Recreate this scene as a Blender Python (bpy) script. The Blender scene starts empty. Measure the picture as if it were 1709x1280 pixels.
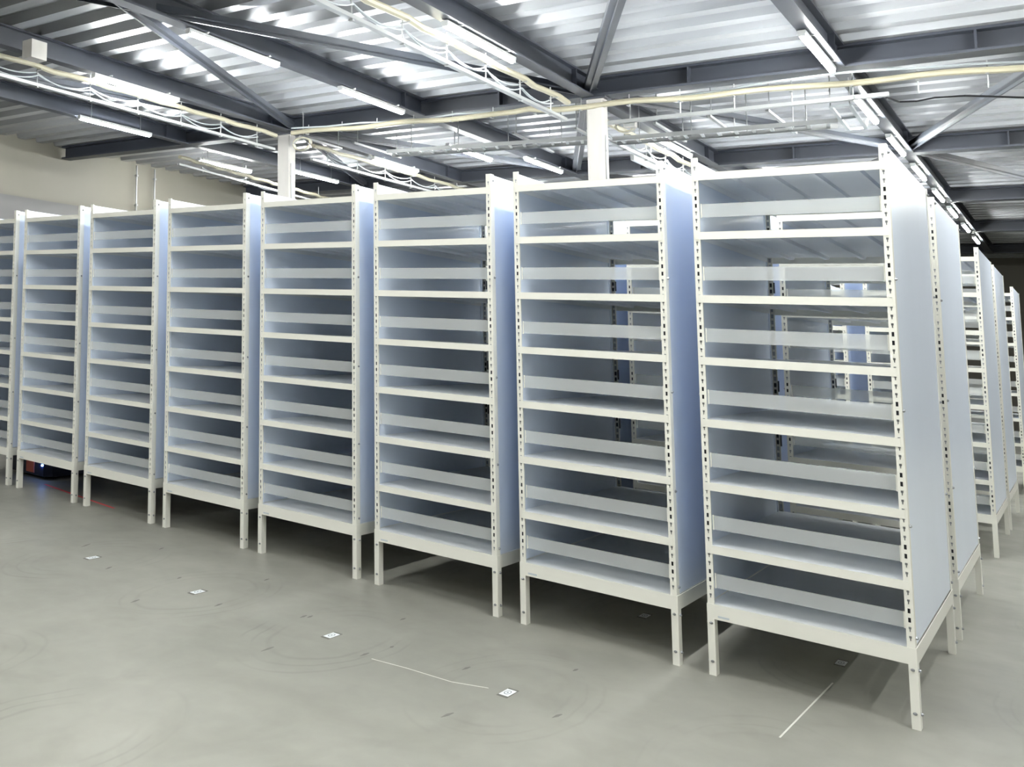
import bpy, math, random
from mathutils import Vector, Matrix
random.seed(7)
SC = bpy.context.scene
COL = SC.collection

# ------------------------------------------------------------------ camera
F, CX, CY = 1461.496, -275.553, 374.456
CAM = Vector((0.447180, -5.769128, 1.485102))
YAW, PIT, ROL = 0.959959, 0.0907821, 0.0514133
ca, sa, cb, sb = math.cos(YAW), math.sin(YAW), math.cos(PIT), math.sin(PIT)
FW = Vector((-sa*cb, ca*cb, sb)); RT = Vector((ca, sa, 0)); UP = RT.cross(FW)
R2 = RT*math.cos(ROL) + UP*math.sin(ROL); U2 = -RT*math.sin(ROL) + UP*math.cos(ROL)
cd = bpy.data.cameras.new('camera'); cam = bpy.data.objects.new('camera', cd); COL.objects.link(cam)
M = Matrix((R2, U2, -FW)).transposed().to_4x4(); M.translation = CAM
cam.matrix_world = M
cd.sensor_width = 36; cd.lens = F/1709*36
cd.shift_x = (854.5-CX)/1709; cd.shift_y = -(640-CY)/1709
cd.clip_start = .05; cd.clip_end = 200
SC.camera = cam

def ray(x, y): return FW + R2*((x-CX)/F) - U2*((y-CY)/F)
def at(x, y, h):                       # point of the photograph at height h above the lens
    d = ray(x, y); return CAM + d*(h/d.z)
def uw(x, y, h): return Vector((CAM.x+x*h, CAM.y+y*h, CAM.z+h))

# ------------------------------------------------------------------ materials
def mat(name, col, rough=.5, metal=0., noise=0., nscale=4., bump=0., stretch=(1, 1, 1), spec=.5):
    m = bpy.data.materials.new(name); m.use_nodes = True
    nt = m.node_tree; b = nt.nodes['Principled BSDF']
    b.inputs['Base Color'].default_value = (*col, 1); b.inputs['Roughness'].default_value = rough
    b.inputs['Metallic'].default_value = metal; b.inputs['Specular IOR Level'].default_value = spec
    if noise or bump:
        tc = nt.nodes.new('ShaderNodeTexCoord'); mp = nt.nodes.new('ShaderNodeMapping')
        mp.inputs['Scale'].default_value = stretch
        nz = nt.nodes.new('ShaderNodeTexNoise'); nz.inputs['Scale'].default_value = nscale; nz.inputs['Detail'].default_value = 6
        nt.links.new(tc.outputs['Object'], mp.inputs[0]); nt.links.new(mp.outputs[0], nz.inputs['Vector'])
        if noise:
            cr = nt.nodes.new('ShaderNodeValToRGB')
            cr.color_ramp.elements[0].position = .3; cr.color_ramp.elements[1].position = .7
            cr.color_ramp.elements[0].color = (*[c*(1-noise) for c in col], 1)
            cr.color_ramp.elements[1].color = (*[min(1, c*(1+noise)) for c in col], 1)
            nt.links.new(nz.outputs['Fac'], cr.inputs[0]); nt.links.new(cr.outputs[0], b.inputs['Base Color'])
        if bump:
            bp = nt.nodes.new('ShaderNodeBump'); bp.inputs['Strength'].default_value = bump; bp.inputs['Distance'].default_value = .01
            nt.links.new(nz.outputs['Fac'], bp.inputs['Height']); nt.links.new(bp.outputs[0], b.inputs['Normal'])
    return m

CREAM = mat('cream_white_powder_coat', (.82, .81, .74), .38)
PANEL = mat('pale_blue_white_panel', (.75, .82, .94), .30, noise=.02, nscale=2, stretch=(1, 1, .3))
SHELF = mat('light_grey_shelf_sheet', (.86, .88, .90), .33, noise=.02, nscale=3)
DARKH = mat('painted_slot_shade', (.02, .022, .03), .6)  # gloom behind the open post slots, put in as near-black colour
BOLT = mat('zinc_bolt', (.35, .36, .38), .3, .9)
STEEL = mat('slate_painted_steel', (.032, .037, .050), .45, noise=.12, nscale=3)
STEEL2 = mat('slate_brace_steel', (.030, .035, .046), .4, noise=.1, nscale=3)
DECK = mat('galvanised_deck', (.32, .33, .345), .36, .45, noise=.18, nscale=2.5, stretch=(.25, 2, 1))
COLM = mat('warm_grey_column_paint', (.40, .385, .36), .5, noise=.05, nscale=4, stretch=(3, 3, .5))
WALL = mat('beige_insulated_wall', (.17, .16, .13), .6, noise=.04, nscale=1.2)
WALLG = mat('grey_lower_wall', (.14, .138, .136), .6)
GALV = mat('galvanised_channel', (.30, .31, .31), .4, .4)
BEIGE = mat('beige_cable_sheath', (.36, .335, .245), .5)
CABLE = mat('pale_grey_cable', (.33, .36, .375), .5)
BLACK = mat('black_plastic', (.015, .016, .02), .45)
PLATE = mat('silver_label_plate', (.55, .60, .63), .35)
WHITE = mat('white_lamp_housing', (.45, .46, .46), .4)
MARKW = mat('white_marker_tile', (.85, .88, .90), .4)
MARKD = mat('grey_marker_border', (.16, .16, .14), .6, noise=.15, nscale=30)
RING = mat('marker_ring_ink', (.10, .13, .16), .5)
SCUFF = mat('dark_scuff', (.17, .165, .15), .6)
CHALK = mat('pale_scratch', (.72, .72, .67), .6)
RED = mat('painted_laser_red', (.85, .10, .12), .5)  # projected laser light painted as plain red, no emission
REDP = mat('orange_red_plastic', (.75, .18, .12), .45)
ROBOT = mat('robot_navy_body', (.02, .025, .05), .4)

def emis(name, col, s):
    m = bpy.data.materials.new(name); m.use_nodes = True; nt = m.node_tree; nt.nodes.clear()
    e = nt.nodes.new('ShaderNodeEmission'); e.inputs[0].default_value = (*col, 1); e.inputs[1].default_value = s
    o = nt.nodes.new('ShaderNodeOutputMaterial'); nt.links.new(e.outputs[0], o.inputs[0]); return m
LAMP_POWER = 40.0
TUBE = emis('lit_lamp_tube', (.98, 1.0, .97), LAMP_POWER)
LED = emis('blue_led', (.1, .3, 1.0), 12)

def clear_mat():
    m = bpy.data.materials.new('frosted_clear_plastic'); m.use_nodes = True; nt = m.node_tree; nt.nodes.clear()
    t = nt.nodes.new('ShaderNodeBsdfTransparent'); t.inputs[0].default_value = (.97, .985, .985, 1)
    p = nt.nodes.new('ShaderNodeBsdfPrincipled'); p.inputs['Base Color'].default_value = (.86, .87, .87, 1); p.inputs['Roughness'].default_value = .25
    x = nt.nodes.new('ShaderNodeMixShader'); x.inputs[0].default_value = .30
    o = nt.nodes.new('ShaderNodeOutputMaterial')
    nt.links.new(t.outputs[0], x.inputs[1]); nt.links.new(p.outputs[0], x.inputs[2]); nt.links.new(x.outputs[0], o.inputs[0])
    return m
CLEAR = clear_mat()

# concrete: mottled power-floated slab with faint arcs of wheel wear around every floor marker
W, P, D, GAP, H = .60801, .71231, 1.69864, .35112, 2.4
MX0, MPX, MY0, MPY = -.305-P*1.0, P*1.0033, -1.1605, D+GAP
def concrete():
    m = bpy.data.materials.new('power_floated_concrete'); m.use_nodes = True; nt = m.node_tree
    N = nt.nodes; L = nt.links; b = N['Principled BSDF']
    tc = N.new('ShaderNodeTexCoord')
    def noise(s, det, sc=(1, 1, 1), dist=0):
        mp = N.new('ShaderNodeMapping'); mp.inputs['Scale'].default_value = sc
        n = N.new('ShaderNodeTexNoise'); n.inputs['Scale'].default_value = s; n.inputs['Detail'].default_value = det
        n.inputs['Distortion'].default_value = dist
        L.new(tc.outputs['Object'], mp.inputs[0]); L.new(mp.outputs[0], n.inputs['Vector']); return n.outputs['Fac']
    def math_(op, a, c=None, d=None):
        n = N.new('ShaderNodeMath'); n.operation = op
        for i, v in enumerate((a, c, d)):
            if v is None: continue
            if isinstance(v, (int, float)): n.inputs[i].default_value = v
            else: L.new(v, n.inputs[i])
        return n.outputs[0]
    def ramp(f, p0, c0, p1, c1):
        r = N.new('ShaderNodeValToRGB'); e = r.color_ramp.elements
        e[0].position = p0; e[0].color = (*c0, 1); e[1].position = p1; e[1].color = (*c1, 1); L.new(f, r.inputs[0]); return r.outputs[0]
    def mul(a, c, f=1.):
        x = N.new('ShaderNodeMix'); x.data_type = 'RGBA'; x.blend_type = 'MULTIPLY'
        x.inputs[0].default_value = f; L.new(a, x.inputs[6]); L.new(c, x.inputs[7]); return x.outputs[2]
    base = ramp(noise(.9, 8, (1, .6, 1), .6), .3, (.27, .268, .235), .72, (.36, .355, .31))
    fine = ramp(noise(7, 6, (1.6, .7, 1), .4), .3, (.9, .9, .9), .7, (1, 1, 1))
    c = mul(base, fine, .8)
    patch = ramp(noise(2.3, 4, (1, .5, 1), 1.4), .55, (1, 1, 1), .8, (.80, .79, .78))
    c = mul(c, patch, .7)
    sx = N.new('ShaderNodeSeparateXYZ'); L.new(tc.outputs['Object'], sx.inputs[0])
    fx = math_('SUBTRACT', math_('FRACT', math_('ADD', math_('DIVIDE', math_('SUBTRACT', sx.outputs[0], MX0), MPX), .5)), .5)
    fy = math_('SUBTRACT', math_('FRACT', math_('ADD', math_('DIVIDE', math_('SUBTRACT', sx.outputs[1], MY0), MPY), .5)), .5)
    r = math_('SQRT', math_('ADD', math_('POWER', fx, 2), math_('POWER', fy, 2)))
    r = math_('ADD', r, math_('MULTIPLY', noise(3, 2), .05))
    def ringm(r0, w):
        d = math_('ABSOLUTE', math_('SUBTRACT', r, r0))
        return math_('SUBTRACT', 1., math_('MINIMUM', math_('DIVIDE', d, w), 1.))
    rg = math_('MAXIMUM', ringm(.27, .016), math_('MAXIMUM', ringm(.33, .01), ringm(.39, .012)))
    nn = math_('MULTIPLY', rg, math_('MAXIMUM', math_('MULTIPLY', math_('SUBTRACT', noise(1.7, 3), .44), 5), 0))
    cc = ramp(nn, 0, (1, 1, 1), 1, (.72, .72, .71))
    c = mul(c, cc, .5)
    L.new(c, b.inputs['Base Color'])
    rr = ramp(noise(3, 5), .3, (.36,)*3, .7, (.52,)*3); L.new(rr, b.inputs['Roughness'])
    b.inputs['Specular IOR Level'].default_value = .35
    return m
FLOOR = concrete()

# ------------------------------------------------------------------ mesh helpers
class MB:
    def __init__(s): s.v = []; s.f = []; s.m = []; s.mats = []
    def mi(s, m):
        if m not in s.mats: s.mats.append(m)
        return s.mats.index(m)
    def quadbox(s, c8, m):
        o = len(s.v); s.v += [tuple(c) for c in c8]; k = s.mi(m)
        for f in ((0, 3, 2, 1), (4, 5, 6, 7), (0, 1, 5, 4), (1, 2, 6, 5), (2, 3, 7, 6), (3, 0, 4, 7)):
            s.f.append(tuple(o+i for i in f)); s.m.append(k)
        return s
    def box(s, x0, x1, y0, y1, z0, z1, m):
        return s.quadbox([(x0, y0, z0), (x1, y0, z0), (x1, y1, z0), (x0, y1, z0), (x0, y0, z1), (x1, y0, z1), (x1, y1, z1), (x0, y1, z1)], m)
    def beam(s, a, b, w, h, m, off=(0, 0), up=Vector((0, 0, 1))):   # box along a-b; off = side, up offset
        a = Vector(a); b = Vector(b); d = (b-a).normalized(); sd = d.cross(up)
        if sd.length < 1e-4: sd = Vector((1, 0, 0))
        sd.normalize(); u = sd.cross(d).normalized()
        c = []
        for q in (a, b):
            for i, j in ((-1, -1), (1, -1), (1, 1), (-1, 1)):
                c.append(q + sd*(off[0]+i*w/2) + u*(off[1]+j*h/2))
        o = len(s.v); s.v += [tuple(q) for q in c]; k = s.mi(m)
        for f in ((0, 1, 2, 3), (7, 6, 5, 4), (0, 4, 5, 1), (1, 5, 6, 2), (2, 6, 7, 3), (3, 7, 4, 0)):
            s.f.append(tuple(o+i for i in f)); s.m.append(k)
        return s
    def prism(s, pts, z0, z1, m):            # pts: 2D outline (x, y)
        o = len(s.v); n = len(pts); k = s.mi(m)
        s.v += [(x, y, z0) for x, y in pts] + [(x, y, z1) for x, y in pts]
        s.f.append(tuple(o+i for i in reversed(range(n)))); s.m.append(k)
        s.f.append(tuple(o+n+i for i in range(n))); s.m.append(k)
        for i in range(n):
            j = (i+1) % n; s.f.append((o+i, o+j, o+n+j, o+n+i)); s.m.append(k)
        return s
    def tube(s, pts, r, m, seg=8, cap=True):
        pts = [Vector(p) for p in pts]; o = len(s.v); k = s.mi(m); n = len(pts)
        for i, p in enumerate(pts):
            d = (pts[min(i+1, n-1)]-pts[max(i-1, 0)]).normalized()
            a = Vector((0, 0, 1)) if abs(d.z) < .9 else Vector((1, 0, 0))
            sd = d.cross(a).normalized(); u = sd.cross(d)
            rr = r[i] if isinstance(r, (list, tuple)) else r
            for j in range(seg):
                t = 2*math.pi*j/seg; s.v.append(tuple(p+sd*math.cos(t)*rr+u*math.sin(t)*rr))
        for i in range(n-1):
            for j in range(seg):
                jj = (j+1) % seg
                s.f.append((o+i*seg+j, o+i*seg+jj, o+(i+1)*seg+jj, o+(i+1)*seg+j)); s.m.append(k)
        if cap:
            s.f.append(tuple(o+j for j in reversed(range(seg)))); s.m.append(k)
            s.f.append(tuple(o+(n-1)*seg+j for j in range(seg))); s.m.append(k)
        return s
    def mesh(s, name, origin=None):
        me = bpy.data.meshes.new(name)
        v = s.v if origin is None else [tuple(Vector(q)-Vector(origin)) for q in s.v]
        me.from_pydata(v, [], s.f); me.update()
        for m in s.mats: me.materials.append(m)
        for p, k in zip(me.polygons, s.m): p.material_index = k
        return me

def link(name, me, parent=None, loc=(0, 0, 0)):
    o = bpy.data.objects.new(name, me); COL.objects.link(o); o.location = loc
    if parent: o.parent = parent
    return o
def tag(o, label, cat, group=None, kind=None):
    o['label'] = label; o['category'] = cat
    if group: o['group'] = group
    if kind: o['kind'] = kind
    return o
def thing(name, loc, label, cat, group=None):
    return tag(link(name, None, None, loc), label, cat, group)
def solo(name, mb, label, cat, group=None, kind=None):
    c = Vector((0, 0, 0))
    for q in mb.v: c += Vector(q)
    c /= len(mb.v); c.z = min(q[2] for q in mb.v)
    return tag(link(name, mb.mesh(name, c), None, c), label, cat, group, kind)
def struct(name, mb, label):
    o = link(name, mb.mesh(name)); o['kind'] = 'structure'; o['label'] = label; o['category'] = name.split('_')[0]; return o

# ------------------------------------------------------------------ room shell
XL, XR, YF, YB = -7.80, 7.0, -10.5, 27.0
HB, HT = 2.20, 2.38                 # underside and top of the beams above the lens
ZB, ZT = CAM.z+HB, CAM.z+HT
mb = MB(); mb.box(XL-.3, XR+.3, YF-.3, YB+.3, -.2, 0, FLOOR); struct('floor', mb, 'grey mottled concrete warehouse floor with worn arcs')
ZW = ZT+.2
mb = MB(); mb.box(XL-.2, XL, YF, YB, 0, ZW, WALL); struct('wall_left', mb, 'beige panelled wall beyond the far end of the racks')
mb = MB(); mb.box(XL, XL+.05, YF, YB, 0, 3.06, WALLG); struct('trim_1', mb, 'grey lower band of the beige wall')
mb = MB(); mb.box(XL-.2, XR+.2, YB, YB+.2, 0, ZW, WALL); struct('wall_back', mb, 'far beige wall behind the racks')
mb = MB(); mb.box(XR, XR+.2, YF, YB, 0, ZW, WALL); struct('wall_right', mb, 'beige wall to the right')
mb = MB(); mb.box(XL-.2, XR+.2, YF-.2, YF, 0, ZW, WALL); struct('wall_front', mb, 'beige wall behind the viewer')

# corrugated roof deck, flutes running along x
SL = .06                                        # girders and deck are set slightly askew of the racks
PER = .157*HT
prof = []
y = -1.0; z0, z1 = ZT, ZT+.075
mb = MB(); k = mb.mi(DECK)
ys = []
n = int((YB-YF+3)/PER)
for i in range(n):
    a = YF-1.5+i*PER
    ys += [(a, z0), (a+PER*.36, z0), (a+PER*.46, z1), (a+PER*.90, z1)]
for (yy, zz) in ys:
    for xx in (XL-.1, XR+.1):
        mb.v.append((xx, yy+SL*(xx+2), zz))
for i in range(len(ys)-1):
    mb.f.append((2*i, 2*i+1, 2*i+3, 2*i+2)); mb.m.append(k)
o = struct('ceiling', mb, 'galvanised corrugated roof deck'); sm = o.modifiers.new('thickness', 'SOLIDIFY'); sm.thickness = .01; sm.offset = 1

# ------------------------------------------------------------------ racks
SZ = [.318, .581, .867, 1.158, 1.447, 1.739, 2.040, 2.325]
def keyposts(x_side):
    """L-section post at local front-right corner: face in the x-z plane, flange along y.  x_side=+1 right post, -1 left post"""
    mb = MB(); t = .0022; fw = .0225; fl = .05; z0, z1 = .300, H
    def bx(xa, xb, ya, yb, za, zb, m):
        xa, xb = (xa, xb) if x_side > 0 else (-xb, -xa)
        mb.box(xa, xb, ya, yb, za, zb, m)
    hx0, hx1 = -fw*.68, -fw*.36
    bx(-fw, hx0, 0, t, z0, z1, CREAM); bx(hx1, 0, 0, t, z0, z1, CREAM)
    step = .03625; z = z0; k = 0
    zz = .345
    while zz < H-.03:
        bx(hx0, hx1, 0, t, z, zz, CREAM)
        z = zz+.019
        # keyhole shoulders narrow the lower half of every slot
        zb = max(q for q in SZ if q <= zz+.001)
        dark = .085 < zz-zb < .158
        if not dark: bx(hx0, hx0+(hx1-hx0)*.28, 0, t, zz, zz+.010, CREAM); bx(hx1-(hx1-hx0)*.28, hx1, 0, t, zz, zz+.010, CREAM)
        if dark: bx(hx0-.001, hx1+.001, t+.006, t+.0065, zz-.002, z+.002, DARKH)
        else: bx(hx0-.001, hx1+.001, t+.004, t+.005, zz-.002, z+.002, BOLT)
        zz += step; k += 1
    bx(hx0, hx1, 0, t, z, z1, CREAM)
    bx(-t, 0, t, fl, z0, z1, CREAM)
    bx(-fw, -fw+t, t, .012, z0, z1, CREAM)
    return mb
def leg(x_side, bolts=True):
    mb = MB(); t = .0025; fw = .0215; fl = .055
    def bx(xa, xb, ya, yb, za, zb, m):
        xa, xb = (xa, xb) if x_side > 0 else (-xb, -xa)
        mb.box(xa, xb, ya, yb, za, zb, m)
    bx(-fw, t, -t, 0, 0, .318, CREAM); bx(0, t, 0, fl, 0, .318, CREAM); bx(-fw, -fw+t, 0, fl, 0, .252, CREAM); bx(-fw+t, 0, fl-t, fl, 0, .252, CREAM)
    bx(-fw+.002, 0, 0, fl-.004, 0, .006, CREAM)
    return mb
def bolt_mesh(ax):
    mb = MB(); r = .0042
    d = Vector((0, -1, 0)) if ax == 'y' else Vector((1, 0, 0))
    if ax == 'y': mb.tube([(0, 0, 0), d*.003, d*.006, d*.0072], [r*1.5, r*1.4, r, r*.5], BOLT)
    else: mb.tube([(0, 0, 0), d*.003, d*.006, d*.0072], [.007, .0065, .005, .003], BOLT)
    return mb.mesh('bolt')
BOLTY = bolt_mesh('y'); BOLTX = bolt_mesh('x')
POSTR = keyposts(1).mesh('post'); POSTL = keyposts(-1).mesh('post')
LEGR = leg(1).mesh('leg'); LEGL = leg(-1).mesh('leg')
hw = W/2; hd = D/2
# every part in coordinates about the rack's centre on the floor
def shelf_mesh(base=False):
    mb = MB(); t = .0015; lip = .036
    mb.box(-hw+.004, hw-.004, -hd+.003, hd-.003, -t, 0, SHELF)
    if not base:
        for s in (-1, 1):
            ya, yb = (-hd-.0025, -hd) if s < 0 else (hd, hd+.0025)
            mb.box(-hw+.0075, hw-.0075, ya, yb, -lip, 0, CREAM)
            mb.box(-hw+.0235, hw-.0235, min(ya, yb) if s > 0 else ya, (ya+.006) if s < 0 else yb, -.0012, .0004, CREAM)
        for s in (-1, 1):
            x = s*(hw-.006); mb.box(min(x, x-s*.0015), max(x, x-s*.0015), -hd+.055, hd-.055, -.03, -t, SHELF)
    nr = 4
    for i in range(nr):                      # hat-section stiffeners under the sheet
        x = -hw + W*(i+.75)/(nr+.5); w1, w2, dz = .026, .016, .014
        y0, y1 = -hd+.006, hd-.006
        mb.quadbox([(x-w2/2, y0, -t-dz), (x+w2/2, y0, -t-dz), (x+w2/2, y1, -t-dz), (x-w2/2, y1, -t-dz),
                    (x-w1/2, y0, -t), (x+w1/2, y0, -t), (x+w1/2, y1, -t), (x-w1/2, y1, -t)], SHELF)
    return mb.mesh('shelf')
SHELFM = shelf_mesh(); BASEM = shelf_mesh(True)
def guard_mesh():
    mb = MB(); mb.box(-hw+.026, hw-.026, -.0012, .0012, 0, .064, CLEAR)
    for s in (-1, 1):
        x = s*(hw-.024); mb.box(min(x, x-s*.0045), max(x, x-s*.0045), -.004, .003, -.002, .066, CREAM)
    return mb.mesh('guard_strip')
GUARD = guard_mesh()
def panel_mesh():
    mb = MB(); mb.box(-.0012, .0, -hd+.012, hd-.012, .322, H-.004, PANEL)
    mb.box(-.0045, -.0012, -hd+.05, -hd+.062, .322, H-.004, PANEL); mb.box(-.0045, -.0012, hd-.062, hd-.05, .322, H-.004, PANEL)
    return mb.mesh('side_panel')
PANM = panel_mesh()
def rail_mesh(length, along):
    mb = MB(); h0, h1 = .252, .318
    if along == 'x':
        mb.box(-length/2, length/2, -.0025, 0, h0, h1, CREAM); mb.box(-length/2, length/2, 0, .018, h1-.002, h1, CREAM)
        mb.box(-length/2, length/2, 0, .010, h0, h0+.002, CREAM)
    else:
        mb.box(-.0025, 0, -length/2, length/2, h0, h1, CREAM); mb.box(-.012, -.0025, -length/2, length/2, h0, h0+.002, CREAM)
    return mb.mesh('base_rail')
RAILX = rail_mesh(W-.043, 'x'); RAILY = rail_mesh(D-.11, 'y')
LABM = MB().box(-.0185, .0185, -.0012, 0, 0, .0085, PLATE).mesh('label_plate')
CLIPM = MB().box(0, .004, -.009, .009, 0, .062, BLACK).mesh('rubber_clip')

def make_rack(loc, label, group, bolts=True, plate=True):
    r = thing('shelving_rack', loc, label, 'shelf rack', group)
    rot180 = math.pi
    for sx, me in ((1, POSTR), (-1, POSTL)):
        link('post', me, r, (sx*hw, -hd, 0))
        p = link('post', POSTL if sx > 0 else POSTR, r, (sx*hw, hd, 0)); p.rotation_euler = (0, 0, rot180)
    for sx in (1, -1):
        for sy in (-1, 1):
            me = (LEGR if sx > 0 else LEGL) if sy < 0 else (LEGL if sx > 0 else LEGR)
            l = link('leg', me, r, (sx*hw, sy*hd, 0))
            if sy > 0: l.rotation_euler = (0, 0, rot180)
            if bolts:
                # leg-local coordinates; rear legs are turned by half a turn
                f = 1 if (sx > 0) == (sy < 0) else -1
                for z in (.232, .062):
                    link('bolt', BOLTY, l, (-f*.0105, -.0025, z))
                    b = link('bolt', BOLTX, l, (f*.0025, .030, z-.004))
                    if f < 0: b.rotation_euler = (0, 0, math.pi)
    for s in (-1, 1):
        q = link('base_rail', RAILX, r, (0, s*hd, 0)); q.rotation_euler = (0, 0, 0 if s < 0 else math.pi)
        q = link('base_rail', RAILY, r, (s*(hw+.0025), 0, 0)); q.rotation_euler = (0, 0, 0 if s > 0 else math.pi)
        q = link('side_panel', PANM, r, (s*(hw-.0025), 0, 0)); q.rotation_euler = (0, 0, 0 if s > 0 else math.pi)
        q['label'] = 'plain pale blue-white side sheet'
        if bolts:
            for z in (.355, .80, 1.27, 1.82, 2.365):
                for e in (-1, 1):
                    link('bolt', BOLTX, q, (.0012+.0012, e*(hd-.031), z))
    for i, z in enumerate(SZ):
        link('shelf', BASEM if i == 0 else SHELFM, r, (0, 0, z))
        if i < 7:
            g = link('guard_strip', GUARD, r, (0, -hd+.022, z+.072)); g['label'] = 'frosted clear plastic strip'
    if plate:
        g = link('label_plate', LABM, r, (-hw+.052, -hd-.0025, .262)); g['label'] = 'small silver plate on the base rail'
    for z in (1.83, 1.26, .95):
        c = link('rubber_clip', CLIPM, r, (-hw+.024, hd-.0135, z)); c['label'] = 'small black clip'
    return r

ORD = ['first', 'second', 'third', 'fourth', 'fifth', 'sixth', 'seventh', 'eighth']
def copytree(o, parent=None):
    c = o.copy(); COL.objects.link(c)
    if parent: c.parent = parent
    for ch in list(o.children): copytree(ch, c)
    return c
ROWG = ['shelving racks in the front row', 'shelving racks in the row behind the front row',
        'shelving racks in the front row of the block across the aisle', 'shelving racks in the rear row of the block across the aisle',
        'shelving racks in the farthest block']
ROWL = ['front row of racks', 'row directly behind the front row', 'first row across the rear aisle', 'second row across the rear aisle', 'farthest row of racks']
ROWY = [0, D+GAP, 5.62, 5.62+D+GAP, 11.5]
proto = plain = None
for j, y0 in enumerate(ROWY):
    for i in range((8, 8, 7, 7, 6)[j]):
        loc = (-W/2 - i*P, y0 + hd, 0)
        if j == 0:
            if i == 0: lab = 'tall white shelving rack nearest the viewer, far right of the front row'
            elif i == 7: lab = 'white shelving rack at the far left end of the front row, over the small robot'
            else: lab = 'white eight-shelf rack, %s from the right in the front row' % ORD[i]
        else:
            lab = 'white eight-shelf rack, %s from the right in the %s' % (ORD[i], ROWL[j])
            if i == 0: lab = 'white eight-shelf rack at the right end of the %s' % ROWL[j]
        if j == 0 or (j == 1 and i == 0):
            if proto is None: proto = r = make_rack(loc, lab, ROWG[j])
            else: r = copytree(proto)
        else:
            if plain is None: plain = r = make_rack(loc, lab, ROWG[j], False, False)
            else: r = copytree(plain)
        r.location = loc; r['label'] = lab; r['group'] = ROWG[j]

# ------------------------------------------------------------------ roof steel
def ibeam(mb, a, b, w, h, m, tf=.018, tw=.02):
    """a, b at the underside centre line"""
    mb.beam(a, b, w, tf, m, (0, tf/2)); mb.beam(a, b, w, tf, m, (0, h-tf/2)); mb.beam(a, b, tw, h-2*tf, m, (0, h/2)); return mb
BX = {k: CAM.x+u*HB+.04 for k, u in enumerate((-2.89, -2.32, -1.735, -1.14, -.47, .12, .70))}
BN = ['leftmost', 'second', 'third', 'fourth', 'fifth', 'sixth', 'seventh']
GY = [1.50, 4.60, 6.72, 8.88, 11.0, 13.2]
def gy(k, x): return CAM.y + GY[k]*HB - .115 + SL*(x-(-2.05)) if k >= 0 else YF+.02
BH = ZT-ZB
def gname(k): return ['nearest girder', 'girder over the two columns', 'third girder', 'fourth girder', 'fifth girder', 'sixth girder'][k]
for k in range(len(GY)):
    mb = MB(); a = Vector((XL+.06, gy(k, XL), ZB)); b = Vector((XR-.01, gy(k, XR), ZB))
    ibeam(mb, a, b, .20, BH-.003, STEEL, .02, .02)
    for x in [BX[i]+.65 for i in (2, 3, 4)] + [-2.04, -4.62]:
        yy = gy(k, x)
        mb.box(x-.006, x+.006, yy-.095, yy+.095, ZB+.02, ZT-.023, STEEL)
    solo('steel_girder', mb, 'dark slate steel %s running across the roof under the corrugated deck' % gname(k), 'girder', 'roof girders')
BAYS = ['behind the viewer', 'between the nearest girder and the columns', 'just beyond the columns', 'in the third bay beyond the columns', 'in the fourth bay beyond the columns', 'in the farthest bay']
for i, x in BX.items():
    edges = [YF+.01]+[gy(k, x) for k in range(len(GY))]
    for k in range(len(GY)):
        y0 = edges[k]+(.105 if k else 0); y1 = edges[k+1]-.105
        mb = MB(); ibeam(mb, (x, y0, ZB), (x, y1, ZB), .085, BH-.003, STEEL, .014, .014)
        mb.box(x-.04, x+.04, y1-.45, y1-.436, ZB+.014, ZT-.017, STEEL)
        solo('steel_beam', mb, 'dark steel roof beam, %s line from the left, %s' % (BN[i], BAYS[k]), 'beam', 'roof beams')
# roof bracing: channels on the slant between column heads and mid-girder points
NOD = {'a': (1, -2.04), 'b': (1, -4.62), 'c': (1, .58), 'd': (0, -4.03), 'e': (0, .04), 'l': (0, -2.93), 'f': (2, BX[2]), 'g': (2, BX[4]), 'h': (3, .58), 'i': (3, -2.04), 'j': (2, BX[0]), 'k': (0, BX[0])}
PAIRS = [('a', 'd', 'from the central column head towards the upper left'), ('a', 'e', 'rising from the central column head to the top edge'),
         ('b', 'l', 'from the left column head towards the top left'), ('a', 'g', 'from the central column to the roof above the right-hand rack'),
         ('a', 'f', 'short length behind the central column'), ('g', 'c', 'at the right edge, above the lamps'), ('g', 'h', 'at the right edge, below the lamps'),
         ('b', 'f', 'behind the left column towards the right'), ('b', 'j', 'behind the left column towards the wall'), ('b', 'k', 'from the left column to the left edge'),
         ('f', 'i', 'far back over the middle racks'), ('g', 'i', 'far back over the right racks')]
for a, b, lab in PAIRS:
    ka, xa = NOD[a]; kb, xb = NOD[b]
    A = Vector((xa, gy(ka, xa), ZB+.05)); B = Vector((xb, gy(kb, xb), ZB+.05)); d = (B-A).normalized(); A += d*.16; B -= d*.16
    mb = MB(); w = .075
    mb.beam(A, B, w, .007, STEEL2, (0, 0)); mb.beam(A, B, .007, .045, STEEL2, (-w/2, .022)); mb.beam(A, B, .007, .045, STEEL2, (w/2, .022)); mb.beam(A, B, .010, .03, STEEL2, (0, -.015))
    for q in (A, B): mb.box(q.x-.05, q.x+.05, q.y-.05, q.y+.05, ZB+.05, ZB+.06, STEEL)
    solo('roof_brace', mb, 'dark steel diagonal roof brace %s' % lab, 'brace', 'diagonal roof braces')

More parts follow.
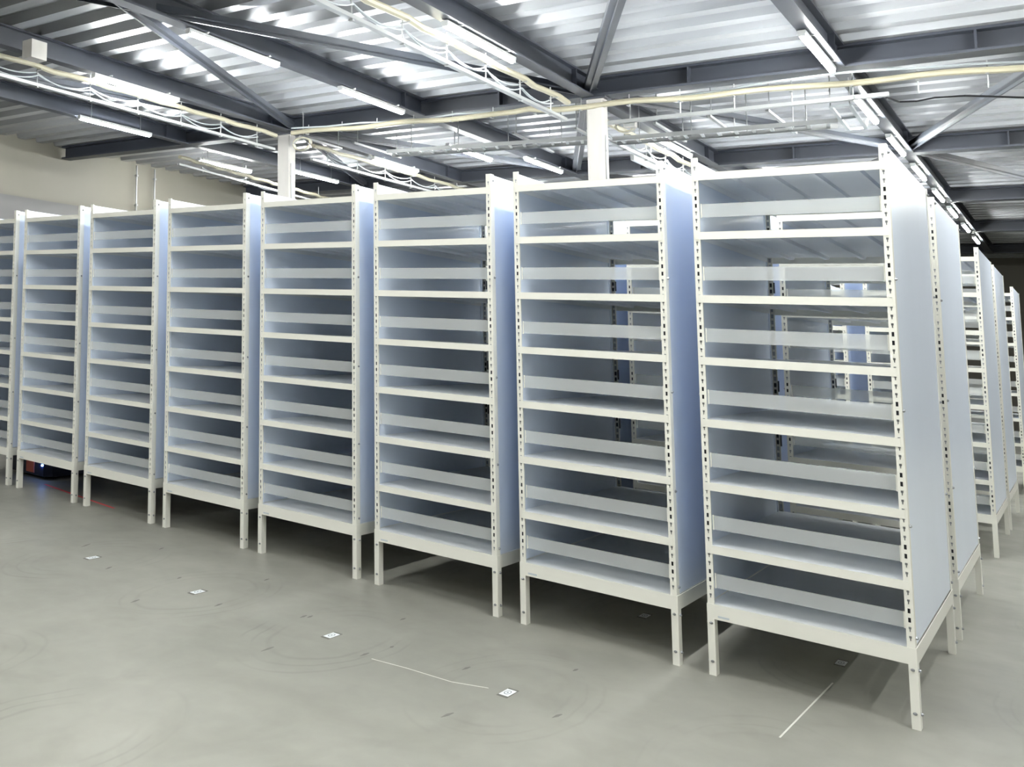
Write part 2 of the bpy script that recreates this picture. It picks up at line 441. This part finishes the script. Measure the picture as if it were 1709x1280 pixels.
# columns
def column(x, y, wx, wy, lab, sw=True):
    t = thing('column', (x, y, 0), lab, 'column', 'building columns')
    mb = MB(); c = .012
    pts = [(-wx/2+c, -wy/2), (wx/2-c, -wy/2), (wx/2, -wy/2+c), (wx/2, wy/2-c), (wx/2-c, wy/2), (-wx/2+c, wy/2), (-wx/2, wy/2-c), (-wx/2, -wy/2+c)]
    mb.prism(pts, 0, ZB-.02, COLM); link('shaft', mb.mesh('shaft'), t)
    mb = MB(); mb.box(-wx/2-.02, wx/2+.02, -wy/2-.03, wy/2+.03, ZB-.02, ZB-.004, STEEL)
    link('cap_plate', mb.mesh('cap_plate'), t)['label'] = 'dark steel plate'
    mb = MB(); mb.box(-wx/2-.03, wx/2+.03, -wy/2-.04, wy/2+.04, 0, .02, STEEL); link('base_plate', mb.mesh('base_plate'), t)
    for dx in ((.030, .045) if sw else ()):
        mb = MB(); mb.tube([(wx/2+.004, -wy/2+dx, ZB-.35), (wx/2+.004, -wy/2+dx, ZB-1.6)], .005, GALV, 6)
        for z in (ZB-.5, ZB-.9, ZB-1.3): mb.box(wx/2, wx/2+.012, -wy/2+dx-.01, -wy/2+dx+.01, z, z+.012, GALV)
        link('conduit', mb.mesh('conduit'), t)['label'] = 'thin grey conduit clipped to the shaft'
    return t
def col_x(px_, py_, y):
    d = ray(px_, py_); return (CAM + d*((y-CAM.y)/d.y)).x
y1 = gy(1, -2.04); y2 = gy(1, -4.62)
x1 = col_x(999, 285, y1); x2 = col_x(478, 300, y2)
column(x1, y1, .12, .13, 'warm grey square steel column in the middle, rising behind the racks to the roof')
column(x2, y2, .14, .14, 'warm grey square steel column behind the fourth rack from the left')
y3 = gy(2, -5.9); x3 = col_x(600, 300, y3)
column(x3, y3, .07, .08, 'small distant grey column seen over the racks between the two left columns', False)

# ------------------------------------------------------------------ strip lamps
def lamp_mesh():
    L = 1.29
    a = MB(); a.box(-.019, .019, -L/2, L/2, .018, .042, WHITE); a.box(-.016, .016, -L/2, -L/2+.03, 0, .022, WHITE); a.box(-.016, .016, L/2-.03, L/2, 0, .022, WHITE)
    b = MB(); b.tube([(0, -L/2+.03, .004), (0, L/2-.03, .004)], .0135, TUBE, 12)
    return a.mesh('housing'), b.mesh('tube')
LH, LT = lamp_mesh()
nl = 0
def lamp(ux, uy, lab, dz=0):
    global nl
    p = uw(ux, uy, HB-.05)
    t = thing('strip_lamp', p, lab, 'lamp', 'lit strip lamps along the roof beams')
    link('housing', LH, t); link('tube', LT, t)['label'] = 'glowing white tube'
    near = min(abs(p.x+.04-bx) for bx in BX.values()) < .08
    for e in (-.44, .44):
        mb = MB()
        if near: mb.box(-.01, .045, e, e+.01, .042, .054, GALV)
        else: mb.box(-.003, .003, e, e+.006, .042, .05+ZT-ZB+.005, GALV)
        link('bracket', mb.mesh('bracket'), t)
    nl += 1
RIGHT = [1.98, 3.02, 4.32, 5.46, 6.46, 7.45, 8.55, 9.55, 10.7, 11.8]
for n_, yv in enumerate(RIGHT):
    lamp(-.47, yv, 'lit white strip lamp in the right-hand lamp line, %s from the front' % (ORD+['ninth', 'tenth'])[n_])
rows = {
 -1.15: ([1.0, 3.48, 5.99, 8.1, 10.2], 'line above the central column'),
 -1.75: ([1.0, 2.98, 4.07, 6.20, 8.2, 10.3], 'line between the two columns'),
 -2.34: ([1.1, 3.22, 5.74, 7.9, 10.0], 'line above the left column'),
 -2.89: ([.6, 3.80, 5.90, 8.0, 10.1], 'line nearest the beige wall'),
 .12: ([.2, 2.2, 4.2, 6.2, 8.2], 'first line right of the racks'),
 .70: ([.2, 2.2, 4.2, 6.2, 8.2], 'second line right of the racks'),
 1.5: ([-.8, 1.2, 3.2, 5.2, 7.7], 'line nearest the right wall'),
}
for ux, (yy, nm) in rows.items():
    for n_, v in enumerate(yy):
        lamp(ux, v, 'lit white strip lamp in the %s, %s from the front' % (nm, ORD[n_]))
lamp(-1.90, 5.57, 'lit white strip lamp just left of the central column, behind the ladder tray')
lamp(-3.11, 5.20, 'lit white strip lamp over the grey end beam left of the left column')
for ux in (-2.34, -1.15, .12):
    for v in (-.6,):
        lamp(ux, v, 'lit white strip lamp behind the viewer, %s' % {-2.34: 'left', -1.15: 'middle', .12: 'right'}[ux])

# ------------------------------------------------------------------ cable routes
def lerp(a, b, t): return a+(b-a)*t
def sag(a, b, s, n=8): return [lerp(a, b, i/n)-Vector((0, 0, s*4*(i/n)*(1-i/n))) for i in range(n+1)]
def route(name_lab, A, B, n_h, hz_c=2.13, drop=.17, side=-.02, drapes=2, grp=True):
    """cable run along a beam: upper cable bundle, lower channel on hanger rods, draped cables"""
    t = thing('cable_route', A, name_lab, 'cable tray', 'cable routes under the roof')
    O = Vector(A)
    a, b = Vector((0, 0, 0)), Vector(B)-O
    mb = MB(); pts = [lerp(a, b, i/24)+Vector((math.sin(i*1.7)*.006, 0, math.sin(i*2.3)*.008)) for i in range(25)]
    mb.tube(pts, .024, BEIGE, 8); link('cable_bundle', mb.mesh('cable_bundle'), t)['label'] = 'beige taped bundle of cables'
    dn = Vector((side, 0, -drop))
    mb = MB(); mb.beam(a+dn, b+dn, .03, .004, GALV); mb.beam(a+dn, b+dn, .004, .026, GALV, (-.015, .012)); mb.beam(a+dn, b+dn, .004, .026, GALV, (.015, .012))
    link('channel', mb.mesh('channel'), t)['label'] = 'pale galvanised channel'
    hs = []
    for i in range(n_h):
        q = lerp(a, b, (i+.5)/n_h); hs.append(q)
        mb = MB(); mb.tube([q+Vector((side, 0, ZB-O.z)), q+dn], .0045, GALV, 6); mb.box(q.x+side-.012, q.x+side+.012, q.y-.012, q.y+.012, q.z-drop-.012, q.z-drop+.004, GALV)
        mb.box(q.x+side-.010, q.x+.03, q.y-.006, q.y+.006, q.z-.03, q.z-.024, GALV)
        link('hanger_rod', mb.mesh('hanger_rod'), t)
    for d in range(drapes):
        mb = MB(); pp = []
        off = Vector((side+(.012 if d else -.01), 0, -.045-.03*d))
        for i in range(len(hs)-1): 
            s_ = sag(hs[i]+off, hs[i+1]+off, .045+.02*((i+d) % 2)); pp += s_[:-1] if i < len(hs)-2 else s_
        mb.tube(pp, .006, CABLE, 6); link('draped_cable', mb.mesh('draped_cable'), t)['label'] = 'pale grey sagging cable'
    return t
hc = 2.13
for ux, lab in ((-2.39, 'beige cable bundle and channel beside the beam over the left column'), (-1.20, 'beige cable bundle and channel beside the beam over the central column')):
    A = uw(ux, 1.2, hc); B = uw(ux, 4.46 if ux < -2 else 4.55, hc); A.y = -2.6
    route(lab, A, B, 9)
    A2 = uw(ux, 4.85, hc); B2 = uw(ux, 8.4, hc); route(lab.replace('beside','past')+', part beyond it', A2, B2, 10)
# run along the girder over the columns
A = at(486, 222, 2.12); B = at(1709, 111, 2.12); dv = B-A
t = thing('cable_route', A, 'long beige cable bundle running along the girder from the left column to the right edge', 'cable tray', 'cable routes under the roof')
mb = MB(); mb.tube([lerp(Vector(), dv, i/40)+Vector((0, math.sin(i*1.3)*.008, math.sin(i*.9)*.01+(.02 if abs(i-17) < 1 else 0))) for i in range(41)], .026, BEIGE, 8)
link('cable_bundle', mb.mesh('cable_bundle'), t)['label'] = 'beige taped bundle of cables'
mb = MB(); wav = [(486, 214), (545, 211), (600, 205), (640, 204), (700, 200), (760, 190), (840, 186), (900, 180), (980, 176), (1060, 165), (1120, 162), (1200, 152), (1260, 141), (1330, 131), (1400, 122), (1460, 117), (1540, 113), (1620, 107), (1709, 103)]
mb.tube([at(x, y, 2.155)-A for x, y in wav], .0095, CABLE, 6); link('draped_cable', mb.mesh('draped_cable'), t)['label'] = 'grey cable looping above the bundle'
mb = MB(); q0 = at(1012, 208, 2.0)-A; q1 = at(1484, 160, 2.0)-A
mb.beam(q0, q1, .05, .004, GALV); mb.beam(q0, q1, .004, .03, GALV, (-.025, .014)); mb.beam(q0, q1, .004, .03, GALV, (.025, .014)); link('channel', mb.mesh('channel'), t)
for i in range(15):
    q = lerp(Vector(), dv, (i+.5)/15); lo = .03 if q.x < 2.7 else .125
    mb = MB(); mb.tube([q+Vector((0, .03, ZB-A.z)), q+Vector((0, .03, -lo))], .004, GALV, 6); mb.box(q.x-.008, q.x+.008, q.y-.032, q.y+.036, q.z-.032, q.z-.027, GALV)
    link('hanger_rod', mb.mesh('hanger_rod'), t)
mb = MB(); bl = [(1480, 163), (1500, 170), (1530, 169), (1560, 163), (1610, 160), (1650, 161), (1709, 163)]
solo('black_cable', mb.tube([at(x, y, 2.05) for x, y in bl], .008, BLACK, 6), 'thin black cable hanging in waves below the cable bundle at the right', 'cable')
# cable near the wall line
A = at(300, 262, 2.05); B = at(560, 335, 2.05)
route('beige cable bundle and channel beside the lamp near the beige wall', A, B, 4, drapes=1, drop=.10)

# ladder trays
def ladder(a, b, lab, gap=.11):
    a = Vector(a); b = Vector(b); t = thing('ladder_tray', a, lab, 'cable tray', 'ladder cable trays'); d = b-a
    n = int(d.length/gap); u = d.normalized(); s = Vector((-u.y, u.x, 0))*.28
    for o_ in (Vector(), s):
        mb = MB(); mb.beam(o_, d+o_, .008, .04, GALV); link('side_rail', mb.mesh('side_rail'), t)
    mb = MB()
    for i in range(n): 
        q = d*((i+.5)/n); mb.beam(q, q+s, .022, .012, GALV)
    link('rungs', mb.mesh('rungs'), t)['label'] = 'row of thin flat rungs'
    for i in range(4):
        q = d*((i+.5)/4)+s*.5; mb = MB(); mb.tube([q+Vector((0, 0, ZB+BH*.9-a.z)), q-Vector((0, 0, .01))], .004, GALV, 6); link('hanger_rod', mb.mesh('hanger_rod'), t)
LH_ = 1.97
ladder(at(645, 253, LH_), at(983, 230, LH_), 'galvanised ladder cable tray left of the central column')
ladder(at(1022, 232, LH_), at(1398, 201, LH_), 'galvanised ladder cable tray right of the central column')
c = at(58, 80, 2.15); mb = MB(); mb.box(c.x-.05, c.x+.05, c.y-.09, c.y+.09, c.z-.10, ZB-.001, COLM); solo('junction_box', mb, 'pale grey box fixed under the roof beam at the upper left corner', 'box')
# loose strut channels across the run
for k, (x0, y0, x1_, y1_, w) in enumerate([(590, 238, 668, 263, 'above the fifth rack from the left'), (1092, 205, 1144, 236, 'just right of the central column'), (1183, 193, 1230, 228, 'above the right-hand rack, left one'),
                              (856, 222, 923, 254, 'just left of the central column'), (1280, 184, 1328, 222, 'above the right-hand rack, right one'), (500, 228, 570, 248, 'beside the head of the left column'), (960, 214, 985, 227, 'touching the central column')]):
    a = at(x0, y0, 2.08); b = at(x1_, y1_, 2.08); mb = MB(); mb.beam(a, b, .022, .022, GALV); mb.tube([lerp(a, b, .92), lerp(a, b, .92)+Vector((0, 0, ZT-.01-a.z))], .004, GALV, 6); mb.tube([lerp(a, b, .08), lerp(a, b, .08)+Vector((0, 0, ZT-.01-a.z))], .004, GALV, 6)
    solo('strut_channel', mb, 'short pale hanging strut channel '+w, 'strut', 'short strut channels under the roof')
# hanging U bracket on the right
c0 = at(1386, 178, 1.98); c1 = at(1416, 216, 1.98)
mb = MB(); s = Vector((.10, 0, 0))
for o_ in (Vector(), s): mb.beam(c0+o_, c1+o_, .02, .02, CABLE); mb.tube([c0+o_, Vector((c0.x+o_.x, c0.y, ZT-.01))], .004, GALV, 6)
mb.beam(c1, c1+s, .02, .02, CABLE); mb.beam(c0, c0+s, .02, .02, CABLE); mb.beam(lerp(c0, c1, .5), lerp(c0, c1, .5)+s, .02, .02, CABLE)
mb.tube([c1+s, c1+s+Vector((.02, .03, .12))], .006, CABLE, 6)
solo('hanging_bracket', mb, 'pale blue-white ladder-shaped bracket hanging at the end of the ladder tray', 'bracket')
# dark hanging box by the central column
a = at(1056, 262, 1.98); 
t = thing('hanging_sign', a, 'dark rectangular hanging box with a pale frame right of the central column', 'sign')
link('panel', MB().box(-.012, .012, 0, .80, -.01, .075, BLACK).mesh('panel'), t)
mb = MB(); mb.box(-.014, .016, -.02, .82, -.035, -.01, WHITE); mb.box(-.014, .016, -.02, 0, -.01, .08, WHITE); mb.box(-.014, .016, .80, .82, -.01, .08, WHITE); link('frame', mb.mesh('frame'), t)
for yv in (.1, .7): link('hanger_rod', MB().tube([(0, yv, .075), (0, yv, ZT-.005-a.z)], .004, GALV, 6).mesh('hanger_rod'), t)
# fittings at the column heads
def coil(c, r, n=3):
    mb = MB()
    for k in range(n):
        mb.tube([c+Vector((math.cos(i*.45)*r, .02*k+math.sin(i*.9)*.01, math.sin(i*.45)*r*.8)) for i in range(15)], .007, [BEIGE, CABLE, BEIGE][k % 3], 6)
    return mb
solo('cable_coil', coil(at(1043, 210, 2.0), .07), 'beige coil of spare cable right of the central column head', 'cable')
solo('cable_coil', coil(at(503, 240, 2.0), .09), 'grey coil of cable at the left column head', 'cable')
for (px_, py_, lab) in ((1052, 206, 'small grey junction box right of the central column head'),):
    c = at(px_, py_, 2.0); mb = MB(); mb.box(c.x-.04, c.x+.04, c.y-.03, c.y+.03, c.z-.04, c.z+.04, COLM); mb.box(c.x-.034, c.x+.034, c.y-.034, c.y-.03, c.z-.034, c.z+.034, GALV)
    mb.tube([c, Vector((c.x, c.y, ZB))], .006, GALV, 6); solo('junction_box', mb, lab, 'box')

# conduits and pilaster on the left wall
for k, yv in enumerate((5.50, 5.95)):
    mb = MB(); mb.tube([(XL+.07, yv, 1.8), (XL+.07, yv, ZT-.05)], .012, GALV, 8)
    for z in (2.6, 3.2, 3.65): mb.box(XL+.05, XL+.09, yv-.02, yv+.02, z, z+.025, GALV)
    solo('wall_conduit', mb, 'pale vertical conduit on the beige wall, %s of the pair' % ('left one' if k == 0 else 'right one'), 'conduit', 'conduits on the beige wall')

# ------------------------------------------------------------------ floor markers and marks
QN = ['in the front aisle, nearest the viewer', 'in the front aisle, second from the viewer', 'in the front aisle, third from the viewer', 'in the front aisle, farthest left']
pos = [(MX0-i*MPX, MY0, QN[i]) for i in range(4)] + [(-.300, .853, 'in shadow under the nearest rack'), (-1.018, .853, 'in shadow under the second rack')]
for x, y, q in pos:
    t = thing('floor_marker', (x, y, 0), 'white square marker tile with a round ring '+q, 'floor marker', 'square floor markers')
    ex, ey = .0160, .050
    mb = MB(); mb.box(-ex*1.12, ex*1.12, -ey*1.42, ey*1.42, 0, .0012, MARKD); link('border', mb.mesh('border'), t)['label'] = 'dark grey backing strip'
    mb = MB(); mb.box(-ex, ex, -ey, ey, .0012, .002, MARKW); link('tile', mb.mesh('tile'), t)
    mb = MB(); k = mb.mi(RING); n = 28
    for r_ in ((.62, .50), (.16, 0.0)):
        o_ = len(mb.v)
        for i in range(n):
            a = 2*math.pi*i/n
            for rr in r_: mb.v.append((math.cos(a)*ex*rr, math.sin(a)*ey*rr, .0024))
        for i in range(n):
            j = (i+1) % n; mb.f.append((o_+2*i, o_+2*j, o_+2*j+1, o_+2*i+1)); mb.m.append(k)
    link('ring', mb.mesh('ring'), t)['label'] = 'dark ring printed on the tile'
def flat(pts, w, m, name, lab, cat, grp=None):
    mb = MB()
    for a, b in zip(pts[:-1], pts[1:]):
        mb.beam((*a, .0006), (*b, .0006), w, .0010, m)
    return solo(name, mb, lab, cat, grp)
flat([(-4.89, .37), (-4.43, .262), (-4.01, .17)], .030, RED, 'laser_line_paint', 'thin painted strip of red laser light across the floor at the feet of the leftmost racks', 'line')  # flat red strip stands in for the robot scanner's laser line
flat([(-.30, -.65), (-.28, .42)], .005, CHALK, 'scratch_line', 'thin pale straight scratch under the rack nearest the viewer', 'floor mark')
flat([(-1.49, -1.30), (-1.36, -1.27), (-1.19, -1.255), (-1.08, -1.18)], .006, CHALK, 'scratch_line', 'thin pale scratch left of the nearest floor marker', 'floor mark')
SC_PX = [(770, 1118, 15), (735, 1197, 22), (955, 1120, 10), (920, 1198, 18), (435, 1087, 22), (500, 1031, 12), (512, 1031, 10), (667, 1035, 10), (650, 1081, 7), (600, 1095, 16), (217, 1006, 16), (357, 1012, 14), (440, 969, 9), (295, 966, 8), (135, 913, 16), (175, 950, 12), (265, 917, 8)]
for k, (px_, py_, ln) in enumerate(SC_PX):
    c = at(px_, py_, -CAM.z); c2 = at(px_+ln, py_-ln*.33, -CAM.z)
    w = .006
    mb = MB(); d = (c2-c); s = Vector((-d.y, d.x, 0)).normalized()*w
    mb.prism([tuple((c-s*.2)[:2]), tuple((c+d*.5-s*.9)[:2]), tuple((c2-s*.3)[:2]), tuple((c2+s*.4)[:2]), tuple((c+d*.6+s)[:2])], .0002, .0008, SCUFF)
    near = ['nearest', 'second', 'third', 'fourth'][0 if px_ > 700 else 1 if px_ > 420 else 2 if px_ > 210 else 3]
    solo('scuff_mark', mb, 'short dark wheel scuff on the open floor around the %s marker tile' % near, 'scuff', 'scuffs around the %s marker tile' % near)

# ------------------------------------------------------------------ transport robot under the leftmost rack
rx, ry = -5.24, .92
t = thing('transport_robot', (rx, ry, 0), 'low dark robot with a blue light and orange-red cover under the leftmost rack', 'robot')
mb = MB(); c = .04; wx, wy = .255, .42
mb.prism([(-wx+c, -wy), (wx-c, -wy), (wx, -wy+c*2), (wx, wy-c*2), (wx-c, wy), (-wx+c, wy), (-wx, wy-c*2), (-wx, -wy+c*2)], .03, .20, ROBOT); link('body', mb.mesh('body'), t)
mb = MB(); mb.box(-.13, .13, -.30, .30, .20, .215, BLACK); link('lift_plate', mb.mesh('lift_plate'), t)
link('front_cover', MB().box(.02, .11, -wy-.012, -wy+.01, .05, .165, REDP).mesh('front_cover'), t)['label'] = 'orange-red cover'
link('status_light', MB().tube([(wx-.05, -wy+.005, .13), (wx-.05, -wy-.012, .13)], .008, LED, 10).mesh('status_light'), t)['label'] = 'glowing blue light'
for sx in (-1, 1):
    link('wheel', MB().tube([(sx*.10-.02, 0, .045), (sx*.10+.02, 0, .045)], .045, BLACK, 16).mesh('wheel'), t)

# ------------------------------------------------------------------ world and view
w = bpy.data.worlds.new('world'); SC.world = w; w.use_nodes = True
w.node_tree.nodes['Background'].inputs[0].default_value = (.6, .68, .8, 1); w.node_tree.nodes['Background'].inputs[1].default_value = .3
SC.view_settings.view_transform = 'Standard'; SC.view_settings.look = 'None'; SC.view_settings.gamma = 1; SC.view_settings.use_curve_mapping = False
SC.view_settings.exposure = 2.85
SC.cycles.use_denoising = True
SC.cycles.max_bounces = 10; SC.cycles.diffuse_bounces = 8; SC.cycles.glossy_bounces = 3; SC.cycles.transparent_max_bounces = 16
SC.cycles.sample_clamp_indirect = 6
SC.cycles.use_light_tree = True
